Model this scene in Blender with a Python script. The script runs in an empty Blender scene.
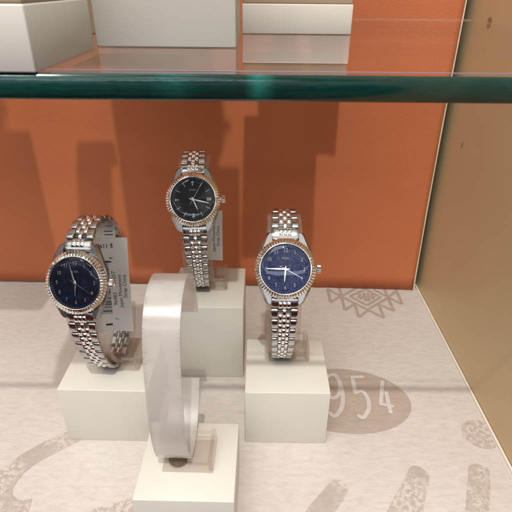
import bpy, bmesh, math, random
from mathutils import Vector, Matrix, Euler
random.seed(7)
sc = bpy.context.scene
COL = sc.collection
R = math.radians

# ------------------------------------------------------------------ camera
FPX = 490.0
CAM = Vector((0, 0, 0.24))
PITCH, ROLL = R(29.1), R(0.55)
cd = bpy.data.cameras.new('camera'); cam = bpy.data.objects.new('camera', cd); COL.objects.link(cam)
cd.sensor_width = 36; cd.lens = 36*FPX/512; cd.clip_start = .005; cd.clip_end = 50
fw = Vector((0, math.cos(PITCH), -math.sin(PITCH)))
up0 = Vector((0, math.sin(PITCH), math.cos(PITCH))); rt0 = Vector((1, 0, 0))
up = up0*math.cos(ROLL) - rt0*math.sin(ROLL)
rt = fw.cross(up).normalized(); up = rt.cross(fw)
cam.matrix_world = Matrix(((rt.x, up.x, -fw.x, CAM.x), (rt.y, up.y, -fw.y, CAM.y), (rt.z, up.z, -fw.z, CAM.z), (0, 0, 0, 1)))
sc.camera = cam
cd.dof.use_dof = True; cd.dof.focus_distance = .262; cd.dof.aperture_fstop = 48

def ray(px, py): return fw + rt*((px-256)/FPX) + up*((256-py)/FPX)
def at_z(px, py, z):                       # measured point on a horizontal plane
    d = ray(px, py); return CAM + d*((z-CAM.z)/d.z)
def at_y(px, py, y):
    d = ray(px, py); return CAM + d*((y-CAM.y)/d.y)

# ------------------------------------------------------------------ helpers
def link(name, bm, mats, parent=None, smooth=False, angle=None):
    me = bpy.data.meshes.new(name); bm.normal_update(); bm.to_mesh(me); bm.free()
    for m in (mats if isinstance(mats, (list, tuple)) else [mats]): me.materials.append(m)
    if smooth:
        for p in me.polygons: p.use_smooth = True
        if angle is not None: me.set_sharp_from_angle(angle=angle)
    o = bpy.data.objects.new(name, me); COL.objects.link(o)
    if parent: o.parent = parent
    return o
def empty(name, loc, rot=(0, 0, 0)):
    o = bpy.data.objects.new(name, None); COL.objects.link(o); o.location = loc; o.rotation_euler = rot
    o.empty_display_size = .01
    return o
def tag(o, label=None, cat=None, group=None, kind=None):
    for k, v in (('label', label), ('category', cat), ('group', group), ('kind', kind)):
        if v: o[k] = v
    return o
def copy_tree(o, parent=None):
    c = o.copy(); COL.objects.link(c); c.parent = parent
    for ch in list(o.children): copy_tree(ch, c)
    return c
def add_box(bm, lo, hi, bevel=0, seg=2, mat=0, mtx=None):
    lo = Vector(lo); hi = Vector(hi)
    t = bmesh.new(); bmesh.ops.create_cube(t, size=1)
    for v in t.verts:
        v.co = Vector((lo[i] + (v.co[i]+.5)*(hi[i]-lo[i]) for i in range(3)))
    if bevel: bmesh.ops.bevel(t, geom=t.edges[:], offset=bevel, segments=seg, affect='EDGES', profile=.5)
    merge(bm, t, mtx, mat)
def merge(bm, t, mtx=None, mat=0):
    if mtx is not None: t.transform(mtx)
    vm = [bm.verts.new(v.co) for v in t.verts]; t.verts.index_update()
    for f in t.faces:
        try:
            nf = bm.faces.new([vm[v.index] for v in f.verts]); nf.material_index = mat; nf.smooth = f.smooth
        except ValueError: pass
    t.free()
def add_cyl(bm, c, r, h, n=32, mtx=None, mat=0, r2=None, bevel=0):
    t = bmesh.new(); bmesh.ops.create_cone(t, cap_ends=True, segments=n, radius1=r, radius2=r if r2 is None else r2, depth=h)
    bmesh.ops.translate(t, verts=t.verts, vec=Vector(c))
    if bevel: bmesh.ops.bevel(t, geom=[e for e in t.edges if abs(e.verts[0].co.z-e.verts[1].co.z) < 1e-7], offset=bevel, segments=2, affect='EDGES')
    merge(bm, t, mtx, mat)
def add_text(bm, s, size, mtx, mat=0, align='CENTER', ext=0, sx=1, bold=0):
    cu = bpy.data.curves.new('txt', 'FONT'); cu.body = s; cu.size = size; cu.align_x = align; cu.align_y = 'CENTER'
    cu.extrude = ext; cu.resolution_u = 3; cu.offset = bold
    ob = bpy.data.objects.new('txt', cu); COL.objects.link(ob)
    dg = bpy.context.evaluated_depsgraph_get(); me = ob.evaluated_get(dg).to_mesh()
    t = bmesh.new(); t.from_mesh(me); ob.evaluated_get(dg).to_mesh_clear()
    bpy.data.objects.remove(ob); bpy.data.curves.remove(cu)
    if sx != 1: t.transform(Matrix.Diagonal((sx, 1, 1, 1)))
    merge(bm, t, mtx, mat)

# ------------------------------------------------------------------ materials
class NT:
    def __init__(s, name):
        s.m = bpy.data.materials.new(name); s.m.use_nodes = True; s.t = s.m.node_tree; s.t.nodes.clear()
        s.out = s.n('ShaderNodeOutputMaterial')
    def n(s, typ, **kw):
        nd = s.t.nodes.new(typ)
        for k, v in kw.items():
            if hasattr(nd, k) and not k[0].isupper(): setattr(nd, k, v)
        return nd
    def l(s, a, b): s.t.links.new(a, b)
    def coord(s, kind='Object', scale=(1, 1, 1)):
        c = s.n('ShaderNodeTexCoord'); mp = s.n('ShaderNodeMapping'); mp.inputs['Scale'].default_value = scale
        s.l(c.outputs[kind], mp.inputs['Vector']); return mp.outputs[0]
    def noise(s, vec, scale, detail=4, rough=.55, dist=0):
        nd = s.n('ShaderNodeTexNoise'); nd.inputs['Scale'].default_value = scale; nd.inputs['Detail'].default_value = detail
        nd.inputs['Roughness'].default_value = rough; nd.inputs['Distortion'].default_value = dist
        s.l(vec, nd.inputs['Vector']); return nd.outputs['Fac']
    def ramp(s, fac, stops):
        nd = s.n('ShaderNodeValToRGB'); e = nd.color_ramp.elements
        while len(e) < len(stops): e.new(.5)
        for el, (p, c) in zip(e, stops):
            el.position = p; el.color = (*c, 1) if isinstance(c, (tuple, list)) else (c, c, c, 1)
        s.l(fac, nd.inputs[0]); return nd.outputs[0]
    def bump(s, h, strength, dist):
        b = s.n('ShaderNodeBump'); b.inputs['Strength'].default_value = strength; b.inputs['Distance'].default_value = dist
        s.l(h, b.inputs['Height']); return b.outputs[0]
    def pbr(s, color, rough=.5, metal=0, normal=None, spec=.5):
        p = s.n('ShaderNodeBsdfPrincipled')
        if isinstance(color, (tuple, list)): p.inputs['Base Color'].default_value = (*color, 1)
        else: s.l(color, p.inputs['Base Color'])
        if isinstance(rough, (int, float)): p.inputs['Roughness'].default_value = rough
        else: s.l(rough, p.inputs['Roughness'])
        p.inputs['Metallic'].default_value = metal; p.inputs['Specular IOR Level'].default_value = spec
        if normal is not None: s.l(normal, p.inputs['Normal'])
        return p.outputs[0]
    def done(s, sh): s.l(sh, s.out.inputs[0]); return s.m

def mat_floor(name, base, dark, worn=None):
    t = NT(name); v = t.coord('Object', (60, 150, 60)); v2 = t.coord('Object')
    wr = t.noise(v, 2.2, 6, .66, .5); fi = t.noise(v2, 900, 3, .6); big = t.noise(v2, 14, 3)
    c = t.ramp(wr, [(.25, [x*.86 for x in base]), (.55, base), (.8, [min(1, x*1.06) for x in base])])
    if worn:
        w = t.ramp(t.noise(v2, 420, 5, .7), [(.46, 0), (.56, 1)])
        w2 = t.ramp(t.noise(v2, 45, 2), [(.38, 0), (.55, 1)])
        mm = t.n('ShaderNodeMath', operation='MULTIPLY'); t.l(w, mm.inputs[0]); t.l(w2, mm.inputs[1])
        mx = t.n('ShaderNodeMixRGB'); t.l(mm.outputs[0], mx.inputs[0]); t.l(c, mx.inputs[1]); mx.inputs[2].default_value = (*worn, 1)
        c = mx.outputs[0]
    mb = t.n('ShaderNodeMixRGB', blend_type='MULTIPLY'); mb.inputs[0].default_value = 1
    t.l(c, mb.inputs[1]); t.l(t.ramp(big, [(.3, .93), (.7, 1.0)]), mb.inputs[2])
    ad = t.n('ShaderNodeMath', operation='MULTIPLY_ADD'); t.l(fi, ad.inputs[0]); ad.inputs[1].default_value = .25; t.l(wr, ad.inputs[2])
    return t.done(t.pbr(mb.outputs[0], .62, 0, t.bump(ad.outputs[0], .42, .0009), .35))
FLOORC = (.60, .545, .51)
M_floor = mat_floor('printed paper', FLOORC, .8)
M_print = mat_floor('taupe print', (.43, .355, .30), .8)
M_printworn = mat_floor('worn taupe print', (.45, .385, .34), .8, worn=(.60, .535, .49))

def mat_orange():
    t = NT('orange board'); v = t.coord('Object'); g = t.noise(v, 1100, 3, .6); b = t.noise(v, 9, 4)
    c = t.ramp(b, [(.3, (.50, .150, .060)), (.7, (.56, .172, .072))])
    return t.done(t.pbr(c, .55, 0, t.bump(g, .5, .0005), .35))
M_orange = mat_orange()
def simple(name, col, rough=.5, metal=0, nscale=300, nstr=.15, nd=.0003, spec=.5, var=.06, vs=40):
    t = NT(name); v = t.coord('Object')
    c = t.ramp(t.noise(v, vs, 4), [(.3, [x*(1-var) for x in col]), (.7, [min(1, x*(1+var)) for x in col])])
    return t.done(t.pbr(c, rough, metal, t.bump(t.noise(v, nscale, 3), nstr, nd) if nstr else None, spec))
M_block = simple('cream lacquer', (.635, .61, .545), .42, nscale=700, nstr=.16, var=.018, vs=60, spec=.4)
M_blockdim = simple('dimmed cream lacquer', (.60, .585, .525), .45, nscale=700, nstr=.12, var=.025, spec=.4)  # cream darkened to stand in for weaker light on the shelf blocks
M_taupe = simple('taupe lacquer', (.36, .27, .18), .5, var=.03)
M_cream_edge = simple('cream board edge', (.70, .58, .42), .7, nscale=900, nstr=.4)
M_dark = simple('gap shade', (.02, .013, .008), .8)  # near-black colour standing in for shade behind the board
M_card = simple('white tag card', (.80, .785, .74), .55, nscale=900, nstr=.1, var=.02)
M_ink = simple('black ink', (.03, .028, .03), .6, nstr=0, var=0)
M_screw = simple('brown screw', (.20, .15, .11), .35, metal=.5)
M_lav = simple('lavender refraction', (.30, .24, .36), .3, nstr=0)  # colour of the painted refraction line on the shelf

def mat_tan():
    t = NT('tan satin wall'); v = t.coord('Object'); b = t.noise(v, 7, 3); g = t.noise(v, 1300, 2)
    c = t.ramp(b, [(.3, (.59, .45, .255)), (.7, (.65, .50, .285))])
    return t.done(t.pbr(c, .42, .1, t.bump(g, .10, .0002), .5))
M_tan = mat_tan()

def mat_glass(name, tint, ior=1.5, rough=.02, haze=0., hazecol=(.8, .8, .8), edge_craze=False):
    t = NT(name)
    tr = t.n('ShaderNodeBsdfTransparent'); tr.inputs[0].default_value = (*tint, 1)
    gl = t.n('ShaderNodeBsdfGlossy'); gl.inputs['Roughness'].default_value = rough; gl.inputs['Color'].default_value = (1, 1, 1, 1)
    fr = t.n('ShaderNodeFresnel'); geo = t.n('ShaderNodeNewGeometry')                       # same reflectance from both sides of a face
    mi = t.n('ShaderNodeMapRange'); t.l(geo.outputs['Backfacing'], mi.inputs['Value']); mi.inputs['To Min'].default_value = ior; mi.inputs['To Max'].default_value = 1/ior
    t.l(mi.outputs[0], fr.inputs['IOR'])
    body = tr.outputs[0]
    if haze:
        df = t.n('ShaderNodeBsdfDiffuse'); df.inputs[0].default_value = (*hazecol, 1)
        tl = t.n('ShaderNodeBsdfTranslucent'); tl.inputs[0].default_value = (*hazecol, 1)
        a = t.n('ShaderNodeMixShader'); a.inputs[0].default_value = .5; t.l(df.outputs[0], a.inputs[1]); t.l(tl.outputs[0], a.inputs[2])
        b = t.n('ShaderNodeMixShader'); t.l(tr.outputs[0], b.inputs[1]); t.l(a.outputs[0], b.inputs[2])
        if edge_craze:
            uv = t.n('ShaderNodeTexCoord').outputs['UV']; sp = t.n('ShaderNodeSeparateXYZ'); t.l(uv, sp.inputs[0])
            # short crazing cracks that run in from both rims of the band
            m1 = t.n('ShaderNodeMath', operation='SUBTRACT'); t.l(sp.outputs[0], m1.inputs[0]); m1.inputs[1].default_value = .5
            m2 = t.n('ShaderNodeMath', operation='ABSOLUTE'); t.l(m1.outputs[0], m2.inputs[0])
            cv = t.n('ShaderNodeMapping'); cv.inputs['Scale'].default_value = (1.0, 330, 1); t.l(uv, cv.inputs[0])
            ns = t.noise(cv.outputs[0], 1.0, 2, .5)
            cv2 = t.n('ShaderNodeMapping'); cv2.inputs['Scale'].default_value = (0, 60, 1); t.l(uv, cv2.inputs[0])
            dp = t.noise(cv2.outputs[0], 1.0, 3, .6)
            m3 = t.n('ShaderNodeMath', operation='MULTIPLY_ADD'); t.l(dp, m3.inputs[0]); m3.inputs[1].default_value = -.26; m3.inputs[2].default_value = .55
            ge = t.n('ShaderNodeMath', operation='GREATER_THAN'); t.l(m2.outputs[0], ge.inputs[0]); t.l(m3.outputs[0], ge.inputs[1])
            th = t.ramp(ns, [(.56, 0), (.64, 1)])
            mu = t.n('ShaderNodeMath', operation='MULTIPLY'); t.l(ge.outputs[0], mu.inputs[0]); t.l(th, mu.inputs[1])
            mc = t.n('ShaderNodeMixRGB'); t.l(mu.outputs[0], mc.inputs[0]); mc.inputs[1].default_value = (*hazecol, 1); mc.inputs[2].default_value = (.50, .45, .41, 1)
            t.l(mc.outputs[0], df.inputs[0]); t.l(mc.outputs[0], tl.inputs[0])
            hz = t.n('ShaderNodeMath', operation='MULTIPLY_ADD'); t.l(mu.outputs[0], hz.inputs[0]); hz.inputs[1].default_value = .25; hz.inputs[2].default_value = haze
            t.l(hz.outputs[0], b.inputs[0])
            gl.inputs['Roughness'].default_value = rough
            fn = t.bump(t.noise(t.coord('Object'), 1500, 2), .15, .0002); t.l(fn, gl.inputs['Normal']); t.l(fn, df.inputs['Normal'])
        else: b.inputs[0].default_value = haze
        body = b.outputs[0]
    mx = t.n('ShaderNodeMixShader'); t.l(fr.outputs[0], mx.inputs[0]); t.l(body, mx.inputs[1]); t.l(gl.outputs[0], mx.inputs[2])
    return t.done(mx.outputs[0])
M_glass = mat_glass('shelf glass', (.96, .985, .97), 1.5, .01)
M_acryl = mat_glass('clear acrylic', (.93, .91, .89), 1.30, .08, .10, (.85, .80, .76))
M_acrylrim = mat_glass('acrylic rim', (.95, .93, .91), 1.45, .08, .13, (.88, .82, .77))
M_rim2 = mat_glass('bright cuff rim', (.9, .88, .86), 1.5, .15, .60, (.97, .95, .93))
M_frost = mat_glass('frosted acrylic', (.90, .88, .86), 1.55, .20, .50, (.95, .935, .91), True)
M_crystal = mat_glass('watch crystal', (.98, .98, .98), 1.33, .02)
def mat_edge():
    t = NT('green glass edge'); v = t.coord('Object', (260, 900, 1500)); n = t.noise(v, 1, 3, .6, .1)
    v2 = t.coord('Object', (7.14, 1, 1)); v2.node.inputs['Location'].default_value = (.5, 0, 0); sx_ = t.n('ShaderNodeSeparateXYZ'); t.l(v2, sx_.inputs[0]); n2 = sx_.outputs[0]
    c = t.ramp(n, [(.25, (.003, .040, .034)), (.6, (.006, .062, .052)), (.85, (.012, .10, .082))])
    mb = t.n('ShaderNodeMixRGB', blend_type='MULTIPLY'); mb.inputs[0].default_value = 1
    t.l(c, mb.inputs[1]); t.l(t.ramp(n2, [(0, .9), (.29, .7), (.345, 1.25), (.39, .6), (.475, .55), (.50, 2.6), (.535, .6), (.75, .7), (1, .9)]), mb.inputs[2])  # bright stops paint fixed highlights along the shelf edge
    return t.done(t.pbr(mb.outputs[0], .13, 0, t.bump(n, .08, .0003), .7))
M_edge = mat_edge()

def metal(name, col, rough, nscale=(300, 300, 300), br=.0, nstr=0):
    t = NT(name); v = t.coord('Object', nscale); n = t.noise(v, 1, 3)
    r = t.ramp(n, [(.3, rough*.8), (.7, rough*1.25)])
    return t.done(t.pbr(col, r, 1, t.bump(n, nstr, .0002) if nstr else None))
M_steel = metal('brushed steel', (.50, .49, .475), .20, (3000, 120, 120), nstr=.25)
M_polish = metal('polished steel', (.82, .81, .79), .09)
M_bezel = metal('fluted steel', (.80, .78, .73), .11)
M_case = metal('satin case steel', (.40, .39, .375), .26, (2600, 160, 160))
M_linkshade = metal('link gap shade', (.16, .15, .145), .35)
M_hand = metal('bright hand', (.85, .85, .84), .22)
M_index = simple('applied index', (.34, .34, .36), .3, metal=.5, nstr=0)
def mat_dial(name, a, b, c, sc_=260):
    t = NT(name); v = t.coord('Object')
    n = t.noise(v, sc_, 6, .72, .6); vo = t.n('ShaderNodeTexVoronoi'); vo.inputs['Scale'].default_value = 1500; t.l(v, vo.inputs['Vector'])
    col = t.ramp(n, [(.36, a), (.52, b), (.68, c)])
    sp = t.ramp(vo.outputs['Distance'], [(.0, 1), (.16, 0)])
    n3 = t.ramp(t.noise(v, 700, 2), [(.52, 0), (.62, 1)])
    mu = t.n('ShaderNodeMath', operation='MULTIPLY'); t.l(sp, mu.inputs[0]); t.l(n3, mu.inputs[1])
    mx = t.n('ShaderNodeMixRGB', blend_type='ADD'); t.l(mu.outputs[0], mx.inputs[0]); t.l(col, mx.inputs[1])
    mx.inputs[2].default_value = (*[min(1, x*1.6+.02) for x in c], 1)
    return t.done(t.pbr(mx.outputs[0], .30, 0, None, .3))
M_dial_blue = mat_dial('blue shimmer dial', (.003, .005, .022), (.007, .015, .075), (.07, .11, .27), 1100)
M_dial_navy = mat_dial('navy marbled dial', (.002, .003, .008), (.004, .007, .025), (.012, .024, .10), 230)
M_dial_black = mat_dial('black dial', (.004, .004, .006), (.005, .005, .008), (.008, .009, .016), 120)

# ------------------------------------------------------------------ setting
def slab(name, lo, hi, mat, bevel=0, parent=None, **kw):
    bm = bmesh.new(); add_box(bm, lo, hi, bevel); return link(name, bm, mat, parent)
YB = .377; XW = .146; ZS = .219
fl = slab('display_floor', (-.42, .118, -.006), (XW-.0008, YB+.01, 0), M_floor); tag(fl, kind='structure', label='pale printed paper floor of the display case')
bw = slab('back_wall', (-.42, YB+.012, -.01), (XW+.01, YB+.016, .50), M_dark); tag(bw, kind='structure', label='wall behind the orange board, blackened for the shade in the gap')
sw = slab('side_wall', (XW+.0012, .112, -.01), (XW+.008, YB+.02, .50), M_tan); tag(sw, kind='structure', label='tan satin side wall of the display case')
et = slab('edge_strip', (XW-.0007, .118, -.004), (XW+.0009, YB+.004, .0006), simple('pale edge strip', (.72, .66, .58), .4, nstr=0), .0002)
tag(et, kind='structure', label='thin pale strip between floor and tan wall')
# small scuffs on the tan wall
bm = bmesh.new()
for (px, py, a, b, rot) in ((490, 20, .0034, .0017, .2), (484, 52, .0006, .0030, .35), (462, 145, .0008, .0022, .2), (468, 40, .0005, .0008, 0)):
    d = ray(px, py); p = CAM + d*((XW+.0010-CAM.x)/d.x)
    n = 14; vs = []
    for i in range(n):
        q = 2*math.pi*i/n; rr = 1+.35*random.uniform(-1, 1)
        y = a*rr*math.cos(q); z = b*rr*math.sin(q)
        vs.append(bm.verts.new((XW+.0010, p.y + y*math.cos(rot)-z*math.sin(rot), p.z + y*math.sin(rot)+z*math.cos(rot))))
    bm.faces.new(vs)
link('scuff_marks', bm, simple('scuff', (.30, .19, .13), .6, nstr=0), sw)

# orange board: slightly bowed sheet with a ragged foot and a pale cut edge
bm = bmesh.new()
NX, NZ = 120, 40; xl, xr = -.42, XW-.0042; ztop = .48
grid = []
for j in range(NZ+1):
    row = []
    for i in range(NX+1):
        u = i/NX; w = j/NZ; x = xl + (xr-xl)*u; z = .0011 + ztop*w
        if j == 0: z += .0003*math.sin(x*310)+.0006*(random.random()-.4)*(1 if x < .03 else .2) - (.0007 if x > .05 else 0)
        y = YB + .0012*math.sin(u*7) - .0075*max(0, (u-.62)/.38)**1.6*(1-w)**5 - .0009*w
        row.append(bm.verts.new((x, y, z)))
    grid.append(row)
for j in range(NZ):
    for i in range(NX): bm.faces.new((grid[j][i], grid[j][i+1], grid[j+1][i+1], grid[j+1][i]))
op = link('orange_board', bm, [M_orange, M_cream_edge], smooth=True)
tag(op, 'tall orange board standing at the back of the display case', 'board')
sm = op.modifiers.new('thick', 'SOLIDIFY'); sm.thickness = .0022; sm.offset = -1; sm.material_offset_rim = 1

q = bmesh.new(); ev = []
for j in range(NZ+1):
    w = j/NZ; z = .0008 + ztop*w; y = YB + .0012*math.sin(7) - .0075*(1-w)**5 - .0009*w - .0004
    r_ = .00025*math.sin(j*5.1)
    ev.append((q.verts.new((xr-.0008+r_*.5, y, z)), q.verts.new((xr+.0002, y, z))))
for a, b in zip(ev[:-1], ev[1:]): q.faces.new((a[0], a[1], b[1], b[0]))
link('cut_edge', q, M_cream_edge, op)
# printed marks on the paper
def flat_poly(bm, pts, z):
    vs = [bm.verts.new((*at_z(x, y, 0).xy, z)) for x, y in pts]
    bm.faces.new(vs)
def world_poly(bm, pts, z):
    bm.faces.new([bm.verts.new((p[0], p[1], z)) for p in pts])
PZ = [0]
def stroke(bm, pts, w, z, cap=True):          # pts in px of the photo, dropped on the floor plane; w in metres
    P = [Vector(at_z(x, y, 0).xy) for x, y in pts]; PZ[0] = max(z, PZ[0])
    for a, b in zip(P[:-1], P[1:]):
        d = (b-a).normalized(); n = Vector((-d.y, d.x))*w/2
        PZ[0] += .0000018; z = PZ[0]
        world_poly(bm, (a-n, b-n, b+n, a+n), z)
    if cap:
        for p in P:
            PZ[0] += .0000018; z = PZ[0]
            world_poly(bm, [(p.x+w/2*math.cos(2*math.pi*k/14), p.y+w/2*math.sin(2*math.pi*k/14)) for k in range(14)], z)
def smooth_pts(pts, n=8, closed=False):
    out = []; N = len(pts); P = [Vector(p) for p in pts]
    rng = range(N if closed else N-1)
    for i in rng:
        p0 = P[(i-1) % N] if closed or i > 0 else P[i]; p1 = P[i]; p2 = P[(i+1) % N]
        p3 = P[(i+2) % N] if closed or i+2 < N else p2
        for k in range(n):
            t = k/n
            out.append(.5*((2*p1)+(p2-p0)*t+(2*p0-5*p1+4*p2-p3)*t*t+(3*p1-p0-3*p2+p3)*t**3))
    if not closed: out.append(P[-1])
    return out
bm = bmesh.new()
c0 = at_z(345, 399, 0); rx = (at_z(410.5, 402, 0)-c0).length; a0 = at_z(345, 367.5, 0); a1 = at_z(345, 431, 0)
ry = (a0-a1).length/2; cy = (a0.y+a1.y)/2
world_poly(bm, [(c0.x+rx*math.cos(q)*1, cy-.002+ry*math.sin(q)-.035*rx*math.cos(q)) for q in [2*math.pi*k/72 for k in range(72)]], .00012)
link('printed_oval', bm, M_print, fl)
bm = bmesh.new()
Z = lambda L: [(320+x/2.667, 370+y/2.667) for x, y in L]
stroke(bm, smooth_pts(Z([(52, 30), (36, 12), (16, 24), (16, 56), (34, 76), (52, 62), (52, 30)])), .0028, .00014)
stroke(bm, smooth_pts(Z([(52, 30), (60, 66), (58, 100), (40, 124), (26, 116)])), .0028, .00014)
stroke(bm, Z([(112, 20), (86, 20), (94, 62)]), .0028, .00014)
stroke(bm, smooth_pts(Z([(94, 62), (112, 58), (126, 76), (130, 104), (116, 128), (104, 124)])), .0028, .00014)
stroke(bm, Z([(166, 32), (162, 92), (192, 98)]), .0027, .00014)
stroke(bm, Z([(176, 62), (188, 114)]), .0027, .00014)
stroke(bm, Z([(-20, 22), (-14, 118)]), .0028, .00014)
link('printed_digits', bm, M_floor, fl)
PZ[0] = 0; bm = bmesh.new()
Z = lambda L: [(310+x/5.12, 270+y/5.12) for x, y in L]
for L in ([(90, 97), (105, 165), (158, 135), (90, 97)], [(150, 92), (178, 206), (235, 170)], [(160, 135), (240, 92)],
          [(160, 135), (295, 204), (400, 142)], [(205, 135), (292, 182), (362, 140), (285, 98), (205, 135)],
          [(228, 172), (250, 242), (300, 206)], [(300, 206), (378, 246), (352, 176)], [(352, 176), (430, 210), (398, 140)],
          [(398, 140), (472, 175), (440, 100)], [(400, 140), (446, 102)], [(400, 140), (325, 100)], [(378, 92), (398, 140)],
          [(252, 120), (262, 150)], [(275, 116), (285, 160)], [(296, 116), (302, 160)], [(318, 120), (322, 150)], [(240, 140), (335, 136)]):
    stroke(bm, Z(L), .0027, .00012, cap=False)
link('printed_motif', bm, M_print, fl)
bm = bmesh.new()
def bl(pts, n=6): flat_poly(bm, smooth_pts(pts, n, True), .00015)
Z = lambda L: [(320+x/2.667, 370+y/2.667) for x, y in L]
bl(Z([(40, 292), (72, 312), (66, 340), (30, 390), (-20, 440), (-60, 430), (-40, 380), (0, 330)]))
bl(Z([(246, 256), (288, 276), (288, 310), (276, 370), (264, 420), (158, 420), (178, 378), (220, 300)]))
bl(Z([(400, 254), (440, 258), (454, 285), (450, 380), (440, 440), (376, 440), (388, 370), (394, 290)]))
d0 = at_z(481, 434, 0)
world_poly(bm, [(min(XW-.0016, d0.x+.0112*math.cos(q)), d0.y+.0112*math.sin(q)) for q in [2*math.pi*k/40 for k in range(40)]], .00015)
Z = lambda L: [(x/3.413, 380+y/3.413) for x, y in L]
flat_poly(bm, Z([(-60, 360), (0, 308), (40, 278), (80, 250), (150, 212), (225, 178), (300, 168), (300, 196), (275, 206), (200, 244), (150, 270), (110, 295), (80, 320), (60, 345), (44, 370), (42, 390), (60, 410), (80, 412), (110, 405), (104, 428), (96, 455), (60, 480), (-60, 480)]), .00015)
flat_poly(bm, Z([(270, 462), (340, 434), (400, 418), (450, 402), (470, 420), (450, 470), (330, 480)]), .00015)
link('printed_script', bm, M_printworn, fl)

# ------------------------------------------------------------------ glass shelf
YS = .1345
bm = bmesh.new()
NE = 14; hh = .0069/2
prof = [(YS+.0016-.0016*math.cos(math.pi*(k/NE-.5)), ZS-hh+hh*math.sin(math.pi*(.5-k/NE))) for k in range(NE+1)] + [(YB-.002, ZS-.0069), (YB-.002, ZS)]
xa, xb = -.42, XW-.0002; NP = len(prof)
L = [bm.verts.new((xa, y, z)) for y, z in prof]; Rr = [bm.verts.new((xb, y, z)) for y, z in prof]
for i in range(NP):
    j = (i+1) % NP; f = bm.faces.new((L[i], L[j], Rr[j], Rr[i])); f.material_index = 1 if i < NE else (2 if i == NE+1 else 0); f.smooth = i < NE
f = bm.faces.new(L[::-1]); f.material_index = 1
f = bm.faces.new(Rr); f.material_index = 0
bmesh.ops.recalc_face_normals(bm, faces=bm.faces)
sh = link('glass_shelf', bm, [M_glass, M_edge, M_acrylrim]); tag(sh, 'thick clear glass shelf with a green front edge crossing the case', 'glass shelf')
yl = at_z(256, 71.6, ZS).y
slab('refraction_line', (xa, yl-.0003, ZS+.00005), (xb, yl+.0003, ZS+.00015), M_lav, parent=sh)  # thin coloured strip imitating refraction along the front of the glass
slab('back_edge_line', (xa, YB-.0046, ZS+.0002), (xb, YB-.0043, ZS+.0005), simple('pale back edge', (.50, .28, .19), .5, nstr=0), parent=sh)

# ------------------------------------------------------------------ display blocks
def block(name, x0, x1, y0, y1, z0, z1, rot=0, mat=None, label='', group=None, bevel=.0005):
    cx, cy_ = (x0+x1)/2, (y0+y1)/2
    bm = bmesh.new(); add_box(bm, (x0-cx, y0-cy_, 0), (x1-cx, y1-cy_, z1-z0), bevel, 2)
    bmesh.ops.recalc_face_normals(bm, faces=bm.faces)
    o = link(name, bm, mat or M_block, smooth=True, angle=R(50)); o.location = (cx, cy_, z0); o.rotation_euler = (0, 0, rot)
    tag(o, label, 'display block', group); return o
def front(pxl, pxr, py, z):
    a = at_z(pxl, py, z); b = at_z(pxr, py, z); return a.x, b.x, (a.y+b.y)/2
G = 'cream display blocks on the case floor'
x0, x1, y = front(245, 331, 393, .0405); BR = (x0, x1, y, .0405)
block('display_block', x0, x1, y, y+.047, 0, .0405, R(-.3), label='cream block in front of the printed oval, under the bright blue watch', group=G)
x0, x1, y = front(56.5, 147.5, 390.5, .0405); BL = (x0, x1, y, .0405)
block('display_block', x0, x1, y, y+.047, 0, .0405, R(-.8), label='cream block at left under the watch with the large paper tag', group=G)
ym = .2575; a = at_y(170, 307, ym); b = at_y(243.5, 307, ym); BM = (b.x-.0475, b.x, ym, a.z)
block('display_block', b.x-.0475, b.x, ym, ym+.050, 0, a.z, R(-.5), label='tallest cream floor block, at the back under the black dial watch', group=G)
x0, x1, y = front(132, 235, 501, .0345); BF = (x0, x1, y, .0345)
block('display_block', x0, x1, y, y+.0455, 0, .0345, R(-.8), label='low cream block nearest the camera under the empty cuff', group=G)

G2 = 'cream display blocks on the glass shelf'
def twotone(x0, x1, y0, y1, h, htot, label, m):
    o = block('display_block', x0, x1, y0, y1, ZS, ZS+h, mat=m, label=label, group=G2)
    bm = bmesh.new(); w, d = (x1-x0)/2-.0004, (y1-y0)/2-.0004
    add_box(bm, (-w, -d, h), (w, d, htot), .0005, 2); link('upper_panel', bm, M_taupe, o)
    return o
z3 = ZS+.0002
x0, x1, y = front(242, 350, 34, z3)
twotone(x0, x1, y, y+.05, at_y(300, 4, y).z-ZS, .035, 'cream block with taupe top at the right end of the shelf row', M_block)
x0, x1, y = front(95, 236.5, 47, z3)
block('display_block', x0, x1, y, y+.045, ZS, ZS+.090, mat=M_blockdim, label='tall plain pale block in the middle of the glass shelf', group=G2)
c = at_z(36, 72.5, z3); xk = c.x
twotone(xk-.052, xk, c.y, c.y+.052, at_y(20, 4, c.y).z-ZS, .045, 'cream block nearest the front edge at the left end of the glass shelf', M_blockdim)
x0, x1, y = front(66, 170, 33.5, z3)
block('display_block', x0, x1, y, y+.045, ZS, ZS+.13, mat=M_taupe, label='taupe block glimpsed in the gap between the left and middle shelf blocks', group=G2)

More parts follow.
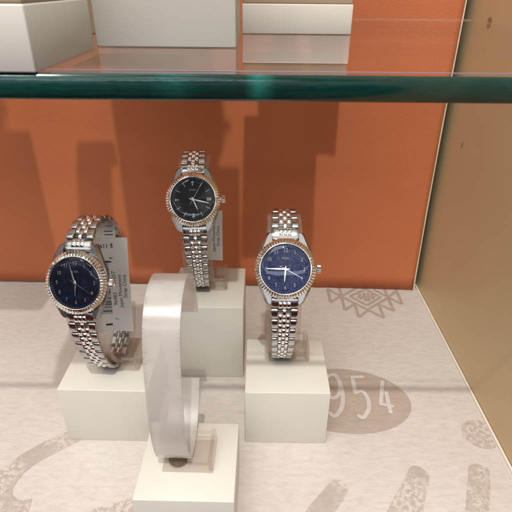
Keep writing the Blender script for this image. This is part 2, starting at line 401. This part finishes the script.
# ------------------------------------------------------------------ cuff profile
PROF = [(.045, .058), (.0435, .071), (.036, .0805), (.023, .0858), (.0095, .0848), (-.0005, .080), (-.008, .066), (-.0155, .052),
        (-.0175, .036), (-.0148, .020), (-.0075, .008), (.004, .0035), (.018, .007), (.030, .016), (.0355, .025)]
PEMPTY = [(.043, .062), (.042, .074), (.036, .088), (.024, .0965), (.011, .0965), (.000, .088), (-.0060, .072), (-.0095, .052),
          (-.0105, .034), (-.0085, .018), (-.003, .007), (.006, .003), (.017, .006), (.027, .014), (.033, .0245)]
PROF = [(y*.74 if y > .009 else y, z) for y, z in PROF]
PEMPTY = [(y, z*.95) for y, z in PEMPTY]
class Curve:
    def __init__(s, pts, closed=False, off=0):
        P = smooth_pts(pts, 16, closed); n = len(P)
        Q = []
        for i, p in enumerate(P):
            a = P[(i-1) % n] if closed or i else P[i]; b = P[(i+1) % n] if closed or i < n-1 else P[i]
            t = (b-a).normalized(); nn = Vector((t.y, -t.x))      # outward
            Q.append(p - nn*off if False else p + nn*off*s.sgn(P))
        s.P = Q; s.closed = closed
        if closed: s.P = Q+[Q[0]]
        s.S = [0]
        for a, b in zip(s.P[:-1], s.P[1:]): s.S.append(s.S[-1]+(b-a).length)
        s.L = s.S[-1]
    def sgn(s, P):
        return 1 if s.area(P) > 0 else -1
    def area(s, P): return sum(a.x*b.y-b.x*a.y for a, b in zip(P, P[1:]+P[:1]))
    def at(s, q):
        if s.closed: q %= s.L
        q = max(0, min(s.L-1e-9, q)); lo, hi = 0, len(s.S)-1
        while hi-lo > 1:
            m = (lo+hi)//2
            if s.S[m] <= q: lo = m
            else: hi = m
        t = (q-s.S[lo])/max(1e-12, s.S[hi]-s.S[lo]); return s.P[lo].lerp(s.P[hi], t)
    def fr(s, q):
        p = s.at(q); d = (s.at(q+.0004)-s.at(q-.0004)).normalized() if (s.closed or .0005 < q < s.L-.0005) else \
            ((s.at(min(q+.0004, s.L))-s.at(max(0, q-.0004))).normalized())
        return p, d, Vector((d.y, -d.x))*s.sgn_
    @classmethod
    def make(cls, *a, **k):
        c = cls(*a, **k); c.sgn_ = 1 if c.area(c.P) > 0 else -1; return c

def cuff_mesh(pts, width, th, flare=0):
    c = Curve.make(pts); bm = bmesh.new(); uvl = bm.loops.layers.uv.new('UVMap')
    n = 110; nx = 8; top = []; bot = []
    for i in range(n+1):
        q = c.L*i/n; p, d, nn = c.fr(q); rt_, rb = [], []
        endr = 1
        for k in range(nx+1):
            x = (k/nx-.5)*width*min(1, endr)
            rt_.append(bm.verts.new((x, *(p+nn*th/2)))); rb.append(bm.verts.new((x, *(p-nn*th/2))))
        top.append(rt_); bot.append(rb)
    def quad(a, b, c_, d, uvs, m):
        f = bm.faces.new((a, b, c_, d)); f.material_index = m; f.smooth = True
        for l, uv in zip(f.loops, uvs): l[uvl].uv = uv
    for i in range(n):
        v0, v1 = i/n, (i+1)/n
        for k in range(nx):
            u0, u1 = k/nx, (k+1)/nx; uvs = ((u0, v0), (u1, v0), (u1, v1), (u0, v1))
            quad(top[i][k], top[i][k+1], top[i+1][k+1], top[i+1][k], uvs, 0)
            quad(bot[i][k], bot[i][k+1], bot[i+1][k+1], bot[i+1][k], uvs, 0)
        for k in (0, nx):
            quad(top[i][k], top[i+1][k], bot[i+1][k], bot[i][k], ((.5, v0), (.5, v1), (.5, v1), (.5, v0)), 1)
    for i in (0, n):
        for k in range(nx): quad(top[i][k], top[i][k+1], bot[i][k+1], bot[i][k], ((.5, 0),)*4, 1)
    bmesh.ops.recalc_face_normals(bm, faces=bm.faces)
    return bm
def make_stand(loc, rot, pts, width, th, mat, label, wfoot=.0245):
    t = empty('cuff_stand', loc, rot); tag(t, label, 'cuff stand', 'clear acrylic cuff stands')
    link('cuff', cuff_mesh(pts, width, th), [mat, M_rim2 if mat is M_frost else M_acrylrim], t, True, R(40))
    xl_ = -width*.40; xr_ = xl_+wfoot
    bm = bmesh.new(); add_box(bm, (xl_, -.0068, .0002), (xr_, .012, .0016), .0003)
    link('base_plate', bm, M_acryl, t)
    bm = bmesh.new(); add_box(bm, (xr_-.0022, -.0064, .0017), (xr_, .0125, .0092), .0004)
    link('end_plate', bm, M_acrylrim, t)
    bm = bmesh.new(); add_box(bm, (xl_+width*.8, -.0058, .0070), (xr_-.0023, -.0046, .0086), .0004)
    add_box(bm, (xl_+width*.8, .0102, .0074), (xr_-.0023, .0114, .0086), .0004)
    link('cross_bar', bm, M_acrylrim, t)
    bm = bmesh.new(); add_cyl(bm, (xl_+width*.44, -.0005, .0024), .0046, .0014, 28, bevel=.0003)
    link('screw', bm, M_screw, t, True, R(40))
    return t

# ------------------------------------------------------------------ watch
TH = .0012
cl = Curve.make(PROF+[(.0315, .040)], closed=True, off=.0016)
# parameter of the case centre on the loop
best = min(range(4000), key=lambda i: (cl.at(cl.L*i/4000)-Vector((-.0093, .0668))).length)
S0 = cl.L*best/4000
pc, dc, nc = cl.fr(S0)
if dc.y > 0: UPS = 1
else: UPS = -1
upv = dc*UPS
tmpl = bmesh.new(); bmesh.ops.create_cube(tmpl, size=2); bmesh.ops.bevel(tmpl, geom=tmpl.edges[:], offset=.34, segments=2, affect='EDGES', profile=.6)
tmpl.verts.index_update(); TV = [v.co.copy() for v in tmpl.verts]; TF = [[v.index for v in f.verts] for f in tmpl.faces]; tmpl.free()
def halfw(dist): return .0078 - (.0078-.0054)*min(1, max(0, (dist-.016)/.055))**.8
PITCHL = .0064
def bracelet(direction):
    bm = bmesh.new()
    def piece(s0, s1, f0, f1, hgt, mat, base=0):
        vs = []
        for v in TV:
            q = s0+(s1-s0)*(v.y+1)/2; hw = halfw(q); x = hw*(f0+(f1-f0)*(v.x+1)/2)
            p, d, nn = cl.fr(S0+UPS*direction*q)
            crown = hgt*(1-(.62 if mat else .30)*(v.y*v.y)) if v.z > 0 else hgt
            h = base + crown*(v.z+1)/2
            vs.append(bm.verts.new((x, *(p+nn*h))))
        for f in TF:
            nf = bm.faces.new([vs[i] for i in f]); nf.material_index = mat; nf.smooth = True
    end = cl.L/2 + (.002 if direction > 0 else -.002)
    F = (-1, -.44, -.15, .15, .44, 1)
    piece(.0150, .0206, -1, 1, .0026, 0)                      # end link
    for k in (1, 2, 3): piece(.0165, .0212, F[k]+.015, F[k+1]-.015, .0034, 1, .0001)
    for k in range(60):                                       # strip under the links, darkened to paint shade into the gaps
        a = .0195+(end-.022)*k/60; piece(a, a+(end-.022)/60*1.02, -.93, .93, .00115, 2)
    s = .0210; i = 0
    while s + PITCHL < end:
        g = .0003
        for k in (0, 4): piece(s+g, s+PITCHL-g, F[k], F[k+1]-.012 if k == 0 else F[k+1], .0023, 0) if k == 0 else piece(s+g, s+PITCHL-g, F[k]+.012, F[k+1], .0023, 0)
        piece(s+g, s+PITCHL-g*2.2, F[2]+.012, F[3]-.012, .0025, 1)
        for k in (1, 3): piece(s+PITCHL*.5+g, s+PITCHL*1.5-g*2.2, F[k]+.012, F[k+1]-.012, .0025, 1)
        s += PITCHL; i += 1
    return bm
def revolve(bm, prof, n, mtx, mat=0, mod=None, smooth=True):
    rings = []
    for j, (r, z) in enumerate(prof):
        ring = []
        for i in range(n):
            q = 2*math.pi*i/n; dr, dz = mod(i, j) if mod else (0, 0)
            ring.append(bm.verts.new(mtx @ Vector(((r+dr)*math.cos(q), (r+dr)*math.sin(q), z+dz))))
        rings.append(ring)
    for a, b in zip(rings[:-1], rings[1:]):
        for i in range(n):
            f = bm.faces.new((a[i], a[(i+1) % n], b[(i+1) % n], b[i])); f.material_index = mat; f.smooth = smooth
    return rings
ZB = .0048       # case height over loop
def make_watch(loc, rot, dial_mat, hands, style, label):
    t = empty('wristwatch', loc, rot); tag(t, label, 'wristwatch', 'steel bracelet watches on cuff stands')
    # face frame: X right, Y towards 12, Z out of the dial
    o3 = Vector((0, *(pc)))
    zv = Vector((0, *nc)); yv = Vector((0, *upv)); xv = yv.cross(zv)
    M = Matrix(((xv.x, yv.x, zv.x, o3.x), (xv.y, yv.y, zv.y, o3.y), (xv.z, yv.z, zv.z, o3.z), (0, 0, 0, 1)))
    # case: round middle with four lugs drawn out of it
    bm = bmesh.new()
    out = []
    for q in range(0, 361, 6):
        out.append(None)
    pts = []
    for sx, sy in ((1, 1), (-1, 1), (-1, -1), (1, -1)):
        seg = [(.01545, .0035), (.0150, .0062), (.0132, .0115), (.0106, .0174), (.0097, .0187), (.0088, .0191), (.0081, .0188), (.0080, .0150)]
        if sx*sy < 0: seg = seg[::-1]
        pts += [(sx*x, sy*y) for x, y in seg]
    def lay(z, k, kx=1):
        return [bm.verts.new(M @ Vector((x*k*kx, y*k, z - 22*max(0, abs(y)-.012)**2*2))) for x, y in pts]
    r0 = lay(-.0006, .97); r1 = lay(.0002, 1.0); r2 = lay(.0022, 1.0); r3 = lay(.0037, .985, .90)
    bm.faces.new(r0[::-1])
    for a, b in ((r0, r1), (r1, r2), (r2, r3)):
        for i in range(len(a)): bm.faces.new((a[i], a[(i+1) % len(a)], b[(i+1) % len(a)], b[i]))
    bm.faces.new(r3)
    bmesh.ops.recalc_face_normals(bm, faces=bm.faces)
    link('case', bm, M_case, t, True, R(32))
    # fluted bezel
    bm = bmesh.new(); NF = 62; per = 6
    def mod(i, j):
        if j in (2, 3, 4):
            ph = (i % per)/per; w = abs(ph*2-1); a = (.00034, .00060, .00042)[j-2]
            return (a*(w-.5)*(1.0 if j == 2 else .2), a*(w-.5)*1.1)
        return (0, 0)
    revolve(bm, [(.0152, .0036), (.0160, .0038), (.01605, .0046), (.0149, .0058), (.0136, .0064)], NF*per, M, 0, mod, False)
    revolve(bm, [(.0136, .00645), (.0132, .0066), (.0130, .0063), (.0130, .0046)], 96, M, 1)
    bmesh.ops.recalc_face_normals(bm, faces=bm.faces)
    link('bezel', bm, [M_bezel, M_polish], t)
    # dial
    bm = bmesh.new(); r = revolve(bm, [(.0131, .0050), (.0004, .0050)], 64, M); bm.faces.new(r[-1])
    d = link('dial', bm, dial_mat, t)
    bm = bmesh.new(); zt = .00515
    def tm(x, y, rz=0): return M @ Matrix.Translation((x, y, zt)) @ Matrix.Rotation(rz, 4, 'Z')
    for k in range(60):
        q = math.pi*2*k/60; add_box(bm, (-.00006, .0121, 0), (.00006, .0126 if k % 5 else .0127, .00006), 0, 1, 0, tm(0, 0, -q))
    for h in range(1, 13):
        q = math.pi/6*h; rr = .0101; x, y = rr*math.sin(q), rr*math.cos(q)
        if style == 'arabic':
            add_text(bm, str(h), .0028 if h != 12 else .0030, tm(x*.97, y*.97), 0, ext=.00008, sx=.82)
        else:
            if h in (12, 6, 9):
                add_cyl(bm, (0, 0, .0001), .0009, .0002, 4, tm(x, y, q)); add_cyl(bm, (0, 0, .00015), .0005, .0004, 8, tm(x*.86, y*.86))
            elif h == 3:
                add_box(bm, (-.0014, -.0009, 0), (.0014, .0009, .0001), 0, 1, 0, tm(x*.94, y))
            else: add_box(bm, (-.00028, -.0014, 0), (.00028, .0014, .0003), .0001, 1, 0, tm(x, y, -q))
    add_text(bm, 'FOSSIL', .0013, tm(0, .0056), 0, ext=.00004)
    link('hour_marks', bm, M_index, d)
    for nm, ang, ln, wd, tail, zz in hands:
        bm = bmesh.new(); Mh = M @ Matrix.Translation((0, 0, zz)) @ Matrix.Rotation(-R(ang), 4, 'Z')
        pt = [(-wd*.5, -tail), (wd*.5, -tail), (wd*.9, ln*.35), (wd*.35, ln*.88), (0, ln), (-wd*.35, ln*.88), (-wd*.9, ln*.35)]
        a = [bm.verts.new(Mh @ Vector((x, y, 0))) for x, y in pt]; b = [bm.verts.new(Mh @ Vector((x, y, .00014))) for x, y in pt]
        bm.faces.new(a[::-1]); bm.faces.new(b)
        for i in range(7): bm.faces.new((a[i], a[(i+1) % 7], b[(i+1) % 7], b[i]))
        add_cyl(bm, (0, 0, .0001), .0008 if nm != 'second_hand' else .0006, .0003, 20, Mh)
        link(nm, bm, M_hand, d)
    # crystal
    bm = bmesh.new(); r = revolve(bm, [(.0131, .0064), (.0128, .0067), (.0100, .0070), (.006, .00722), (.001, .0073)], 64, M); bm.faces.new(r[-1])
    bmesh.ops.recalc_face_normals(bm, faces=bm.faces)
    link('crystal', bm, M_crystal, t, True)
    # crown
    bm = bmesh.new(); Mc = M @ Matrix.Translation((.0152, 0, .0022)) @ Matrix.Rotation(R(90), 4, 'Y')
    revolve(bm, [(.0011, 0), (.0011, .0014)], 24, Mc)
    def cm(i, j): return ((.00012 if i % 2 else -.00012), 0) if j in (1, 2) else (0, 0)
    r = revolve(bm, [(.0016, .0014), (.0020, .0016), (.0020, .0034), (.0016, .0038), (.0006, .0040)], 40, Mc, 0, cm, False); bm.faces.new(r[-1])
    bmesh.ops.recalc_face_normals(bm, faces=bm.faces)
    link('crown', bm, M_polish, t)
    link('bracelet', bracelet(1), [M_steel, M_polish, M_linkshade], t)
    link('bracelet', bracelet(-1), [M_steel, M_polish, M_linkshade], t)
    return t

def spot_for(px, py, F):
    p = CAM + ray(px, py)*F; return p
def place(px, py, F, ztop, yaw, roll, *rest):
    """stand + watch whose dial centre is where it was measured"""
    p = spot_for(px, py, F)
    loc = Vector((p.x, p.y+.0125, ztop))
    return loc, (0, roll, yaw)
def hands(h, m, s):
    return (('hour_hand', h, .0070, .00042, .0016, .0054), ('minute_hand', m, .0105, .00048, .0022, .0057), ('second_hand', s, .0108, .00014, .0034, .0060))
pr = (285.5, 269); pm = (193, 199.5); pl = (75.5, 284)
W = ((pr, BR[3], R(0), R(0), M_dial_blue, hands(184, 271, 118), 'arabic', 'silver watch with bright blue speckled dial on the right block'),
     (pm, BM[3], R(2), R(-1.5), M_dial_black, hands(157, 104, 30), 'baton', 'silver watch with plain black dial on the tall back block'),
     (pl, BL[3], R(-6), R(-3), M_dial_navy, hands(182, 345, 122), 'arabic', 'silver watch with dark navy marbled dial on the left block'))
SL = ('clear cuff stand holding the bright blue dial watch', 'clear cuff stand holding the black dial watch at the back', 'clear cuff stand holding the navy dial watch at left')
for (p, zt, yaw, roll, dm, hd, st, lb), sl in zip(W, SL):
    rot = (R(5) if yaw < 0 else 0, roll, yaw); off = Vector((0, pc.x+nc.x*.0052, pc.y+nc.y*.0052)); off.rotate(Euler(rot))
    loc = at_z(p[0], p[1], zt+off.z)-off
    if yaw < 0: loc.z += .0006
    make_stand(loc, rot, PROF, .0185, .0014, M_acryl, sl)
    make_watch(loc, rot, dm, hd, st, lb)
# what stands on the shelf just left of the frame and throws its shade on the board
block('display_block', -.215, -.143, .205, .25, ZS, ZS+.10, label='tall cream block on the shelf beyond the left edge of the photo', group=G2)
make_stand(Vector((-.1030, .219, ZS+.0005)), (0, 0, 0), PEMPTY, .0230, .0014, M_block, 'unseen wide empty cuff stand, opaque to cast its shade, set straight on the glass shelf behind the front left block')  # unseen stand, given opaque lacquer to strengthen its shadow on the board
def shelf_watch(x, y, z, lab):
    make_watch(Vector((x, y, z)), (0, 0, 0), M_dial_black, hands(300, 60, 0), 'baton', 'black dial watch on the shelf, on '+lab)
    make_stand(Vector((x, y, z)), (0, 0, 0), PROF, .0185, .0014, M_acryl, 'clear cuff stand on the shelf, on '+lab)
shelf_watch(.0190, .272, ZS+.035, 'the right block of the shelf row')
shelf_watch(-.0310, .222, ZS+.090, 'the tall middle block')
shelf_watch(-.163, .222, ZS+.10, 'the block beyond the left edge')
TAGX = True
pe = at_z(177, 463, BF[3])
make_stand(Vector((pe.x, pe.y+.0015, BF[3])), (0, R(-.5), R(-1.5)), PEMPTY, .0156, .0013, M_frost, 'empty frosted cuff stand on the low front block')

# ------------------------------------------------------------------ price tags
def make_tag(loc, rot, w, h, full, label):
    t = bmesh.new(); nx, nz = 10, 14
    def surf(x, z): return Vector((x, -.0012*(x/w*2)**2*1.0 + .0015*(z/h*2)**2, z))
    g = [[t.verts.new(surf((i/nx-.5)*w, (j/nz-.5)*h)) for i in range(nx+1)] for j in range(nz+1)]
    for j in range(nz):
        for i in range(nx): t.faces.new((g[j][i], g[j][i+1], g[j+1][i+1], g[j+1][i]))
    r = bmesh.ops.extrude_face_region(t, geom=t.faces[:])
    for v in r['geom']:
        if isinstance(v, bmesh.types.BMVert): v.co.y += .0003
    bmesh.ops.recalc_face_normals(t, faces=t.faces)
    o = link('price_tag', t, M_card, smooth=True, angle=R(40)); o.location = loc; o.rotation_euler = rot
    tag(o, label, 'price tag', 'paper tags hanging from the watches')
    b = bmesh.new()
    def M2(x, z, rz): return Matrix.Translation((x, 0, z)) @ Matrix.Rotation(R(90), 4, 'X') @ Matrix.Rotation(R(rz), 4, 'Z')
    def bar(x0, x1, z0, z1): add_box(b, (x0, 0, z0), (x1, .00001, z1))
    add_text(b, 'Japan Movement', .0031, M2(w/2-.0058, (-.003 if full else -.001), 90), sx=.95)
    add_text(b, 'Strap China', .0031, M2(w/2-.0030, (.000 if full else .000), 90), sx=.95)
    if full:
        add_text(b, '$ 119', .0033, M2(-.0012, .0235, 180), bold=.00005)
        add_text(b, 'SN', .0016, M2(.0008, .0165, 180), bold=.00003)
        add_text(b, '7', .0030, M2(.0020, -.0200, 90)); add_text(b, '96483', .0032, M2(.0018, -.0075, 90))
        add_text(b, '29017', .0032, M2(.0018, .0050, 90))
        rnd = random.Random(3)
        for z0, z1 in ((-.0165, -.0015), (.0000, .0150)):
            z = z0
            while z < z1:
                th = rnd.choice((.00022, .00022, .00045, .0007)); bar(-.0068, -.0006, z, z+th); z += th+rnd.choice((.0003, .0003, .0006))
        bar(-.0050, -.0012, -.0240, -.0228); bar(-.003, .0010, .0140, .0148)
    for v in b.verts:
        v.co = surf(v.co.x, v.co.z) + Vector((0, v.co.y*.2-.00006, 0))
    link('printing', b, M_ink, o)
    if full:
        q = bmesh.new(); add_box(q, (-.008, .0065, .004), (.0030, .0068, .0370)); link('folded_leaf', q, M_card, o)
        q = bmesh.new()
        for z in (.0285, .0305, .0335): add_box(q, (-.003, .00635, z), (.0018, .0064, z+.0005))
        link('leaf_printing', q, M_ink, o)
    return o
make_tag((.0455, .290, ZS+.080), (R(-12), 0, 0), .0215, .0860, False, 'long white tag beside the watch on the right shelf block')
make_tag((-.0822, .2350, .0885), (R(-15), 0, R(4)), .0215, .0560, True, 'large white barcode tag behind the navy dial watch')
pt = at_y(222.5, 236, .292)
make_tag((pt.x-.0085, .292, at_y(222, 236, .292).z), (R(-14), 0, R(0)), .0170, .0340, False, 'small white tag half hidden behind the black dial watch')

# ------------------------------------------------------------------ light
w = bpy.data.worlds.new('World'); sc.world = w; w.use_nodes = True; nt = w.node_tree; nt.nodes.clear()
out = nt.nodes.new('ShaderNodeOutputWorld'); bg = nt.nodes.new('ShaderNodeBackground'); nt.links.new(bg.outputs[0], out.inputs[0])
tc = nt.nodes.new('ShaderNodeTexCoord'); sp = nt.nodes.new('ShaderNodeSeparateXYZ'); nt.links.new(tc.outputs['Generated'], sp.inputs[0])
def mth(op, a, b=None, c=None):
    n = nt.nodes.new('ShaderNodeMath'); n.operation = op
    for i, v in enumerate((a, b, c)):
        if v is None: continue
        if isinstance(v, (int, float)): n.inputs[i].default_value = v
        else: nt.links.new(v, n.inputs[i])
    return n.outputs[0]
def rgb(fac, stops):
    n = nt.nodes.new('ShaderNodeValToRGB'); e = n.color_ramp.elements
    while len(e) < len(stops): e.new(.5)
    for el, (p, c) in zip(e, stops): el.position = p; el.color = (*c, 1)
    nt.links.new(fac, n.inputs[0]); return n.outputs[0]
elev = rgb(mth('MULTIPLY_ADD', sp.outputs[2], .5, .5), [(.0, (.05, .045, .04)), (.42, (.04, .03, .028)), (.50, (.06, .052, .048)), (.62, (.22, .20, .19)), (.80, (.72, .68, .64)), (1, (.95, .91, .87))])
# a shop beyond the case: patches of bright ceiling panels and dark furniture
nz = nt.nodes.new('ShaderNodeTexNoise'); nz.inputs['Scale'].default_value = 3.2; nz.inputs['Detail'].default_value = 1; nt.links.new(tc.outputs['Generated'], nz.inputs['Vector'])
pat = rgb(nz.outputs['Fac'], [(.44, (.18, .18, .18)), (.49, (.7, .7, .7)), (.56, (2.1, 2.1, 2.1))])
mx = nt.nodes.new('ShaderNodeMixRGB'); mx.blend_type = 'MULTIPLY'; mx.inputs[0].default_value = 1; nt.links.new(elev, mx.inputs[1]); nt.links.new(pat, mx.inputs[2])
# the red clothing of whoever stands in front of the case, low
d1 = mth('MULTIPLY', sp.outputs[1], -1.0)
redm = mth('MULTIPLY', mth('GREATER_THAN', d1, .50), mth('LESS_THAN', sp.outputs[2], .05))
redm = mth('MULTIPLY', redm, mth('GREATER_THAN', sp.outputs[2], -.75))
redm = mth('MULTIPLY', redm, mth('GREATER_THAN', nz.outputs['Fac'], .49))
m2 = nt.nodes.new('ShaderNodeMixRGB'); nt.links.new(redm, m2.inputs[0]); nt.links.new(mx.outputs[0], m2.inputs[1]); m2.inputs[2].default_value = (.13, .009, .008, 1)
# a bright strip added to the world to lay a glare band on the dial
sm_ = mth('MULTIPLY', mth('GREATER_THAN', sp.outputs[2], .385), mth('LESS_THAN', sp.outputs[2], .415))
sm_ = mth('MULTIPLY', sm_, mth('GREATER_THAN', d1, .5))
m3 = nt.nodes.new('ShaderNodeMixRGB'); nt.links.new(sm_, m3.inputs[0]); nt.links.new(m2.outputs[0], m3.inputs[1]); m3.inputs[2].default_value = (6.0, 6.6, 7.8, 1)
nt.links.new(m3.outputs[0], bg.inputs[0]); bg.inputs[1].default_value = 1.0

def spot(name, direction, dist, power, radius, col, target=Vector((0, .25, .08)), cone=70):
    d = Vector(direction).normalized(); ld = bpy.data.lights.new(name, 'SPOT'); ld.energy = power; ld.shadow_soft_size = radius
    ld.color = col; ld.spot_size = R(cone); ld.spot_blend = .5
    o = bpy.data.objects.new(name, ld); COL.objects.link(o); o.location = target-d*dist; o.rotation_euler = d.to_track_quat('-Z', 'Y').to_euler()
    return o
spot('ceiling_spot', (-.0187, .63, -1.13), 1.3, 34, .010, (1, .955, .895))
def area(name, loc, target, size, power, col):
    ld = bpy.data.lights.new(name, 'AREA'); ld.size = size; ld.energy = power; ld.color = col
    o = bpy.data.objects.new(name, ld); COL.objects.link(o); o.location = loc
    o.rotation_euler = (Vector(target)-Vector(loc)).to_track_quat('-Z', 'Y').to_euler(); return o
area('overhead_fill', (-.22, -.42, 1.3), (0, .25, .08), .6, 10, (1, .965, .94))  # unseen fill light added to lift the shadows on board and wall

# ------------------------------------------------------------------ render
sc.render.engine = 'CYCLES'
sc.cycles.max_bounces = 12; sc.cycles.transparent_max_bounces = 40; sc.cycles.glossy_bounces = 5
sc.cycles.caustics_reflective = False; sc.cycles.caustics_refractive = False
sc.view_settings.view_transform = 'Standard'; sc.view_settings.look = 'None'
sc.view_settings.exposure = 0.08; sc.view_settings.gamma = 1
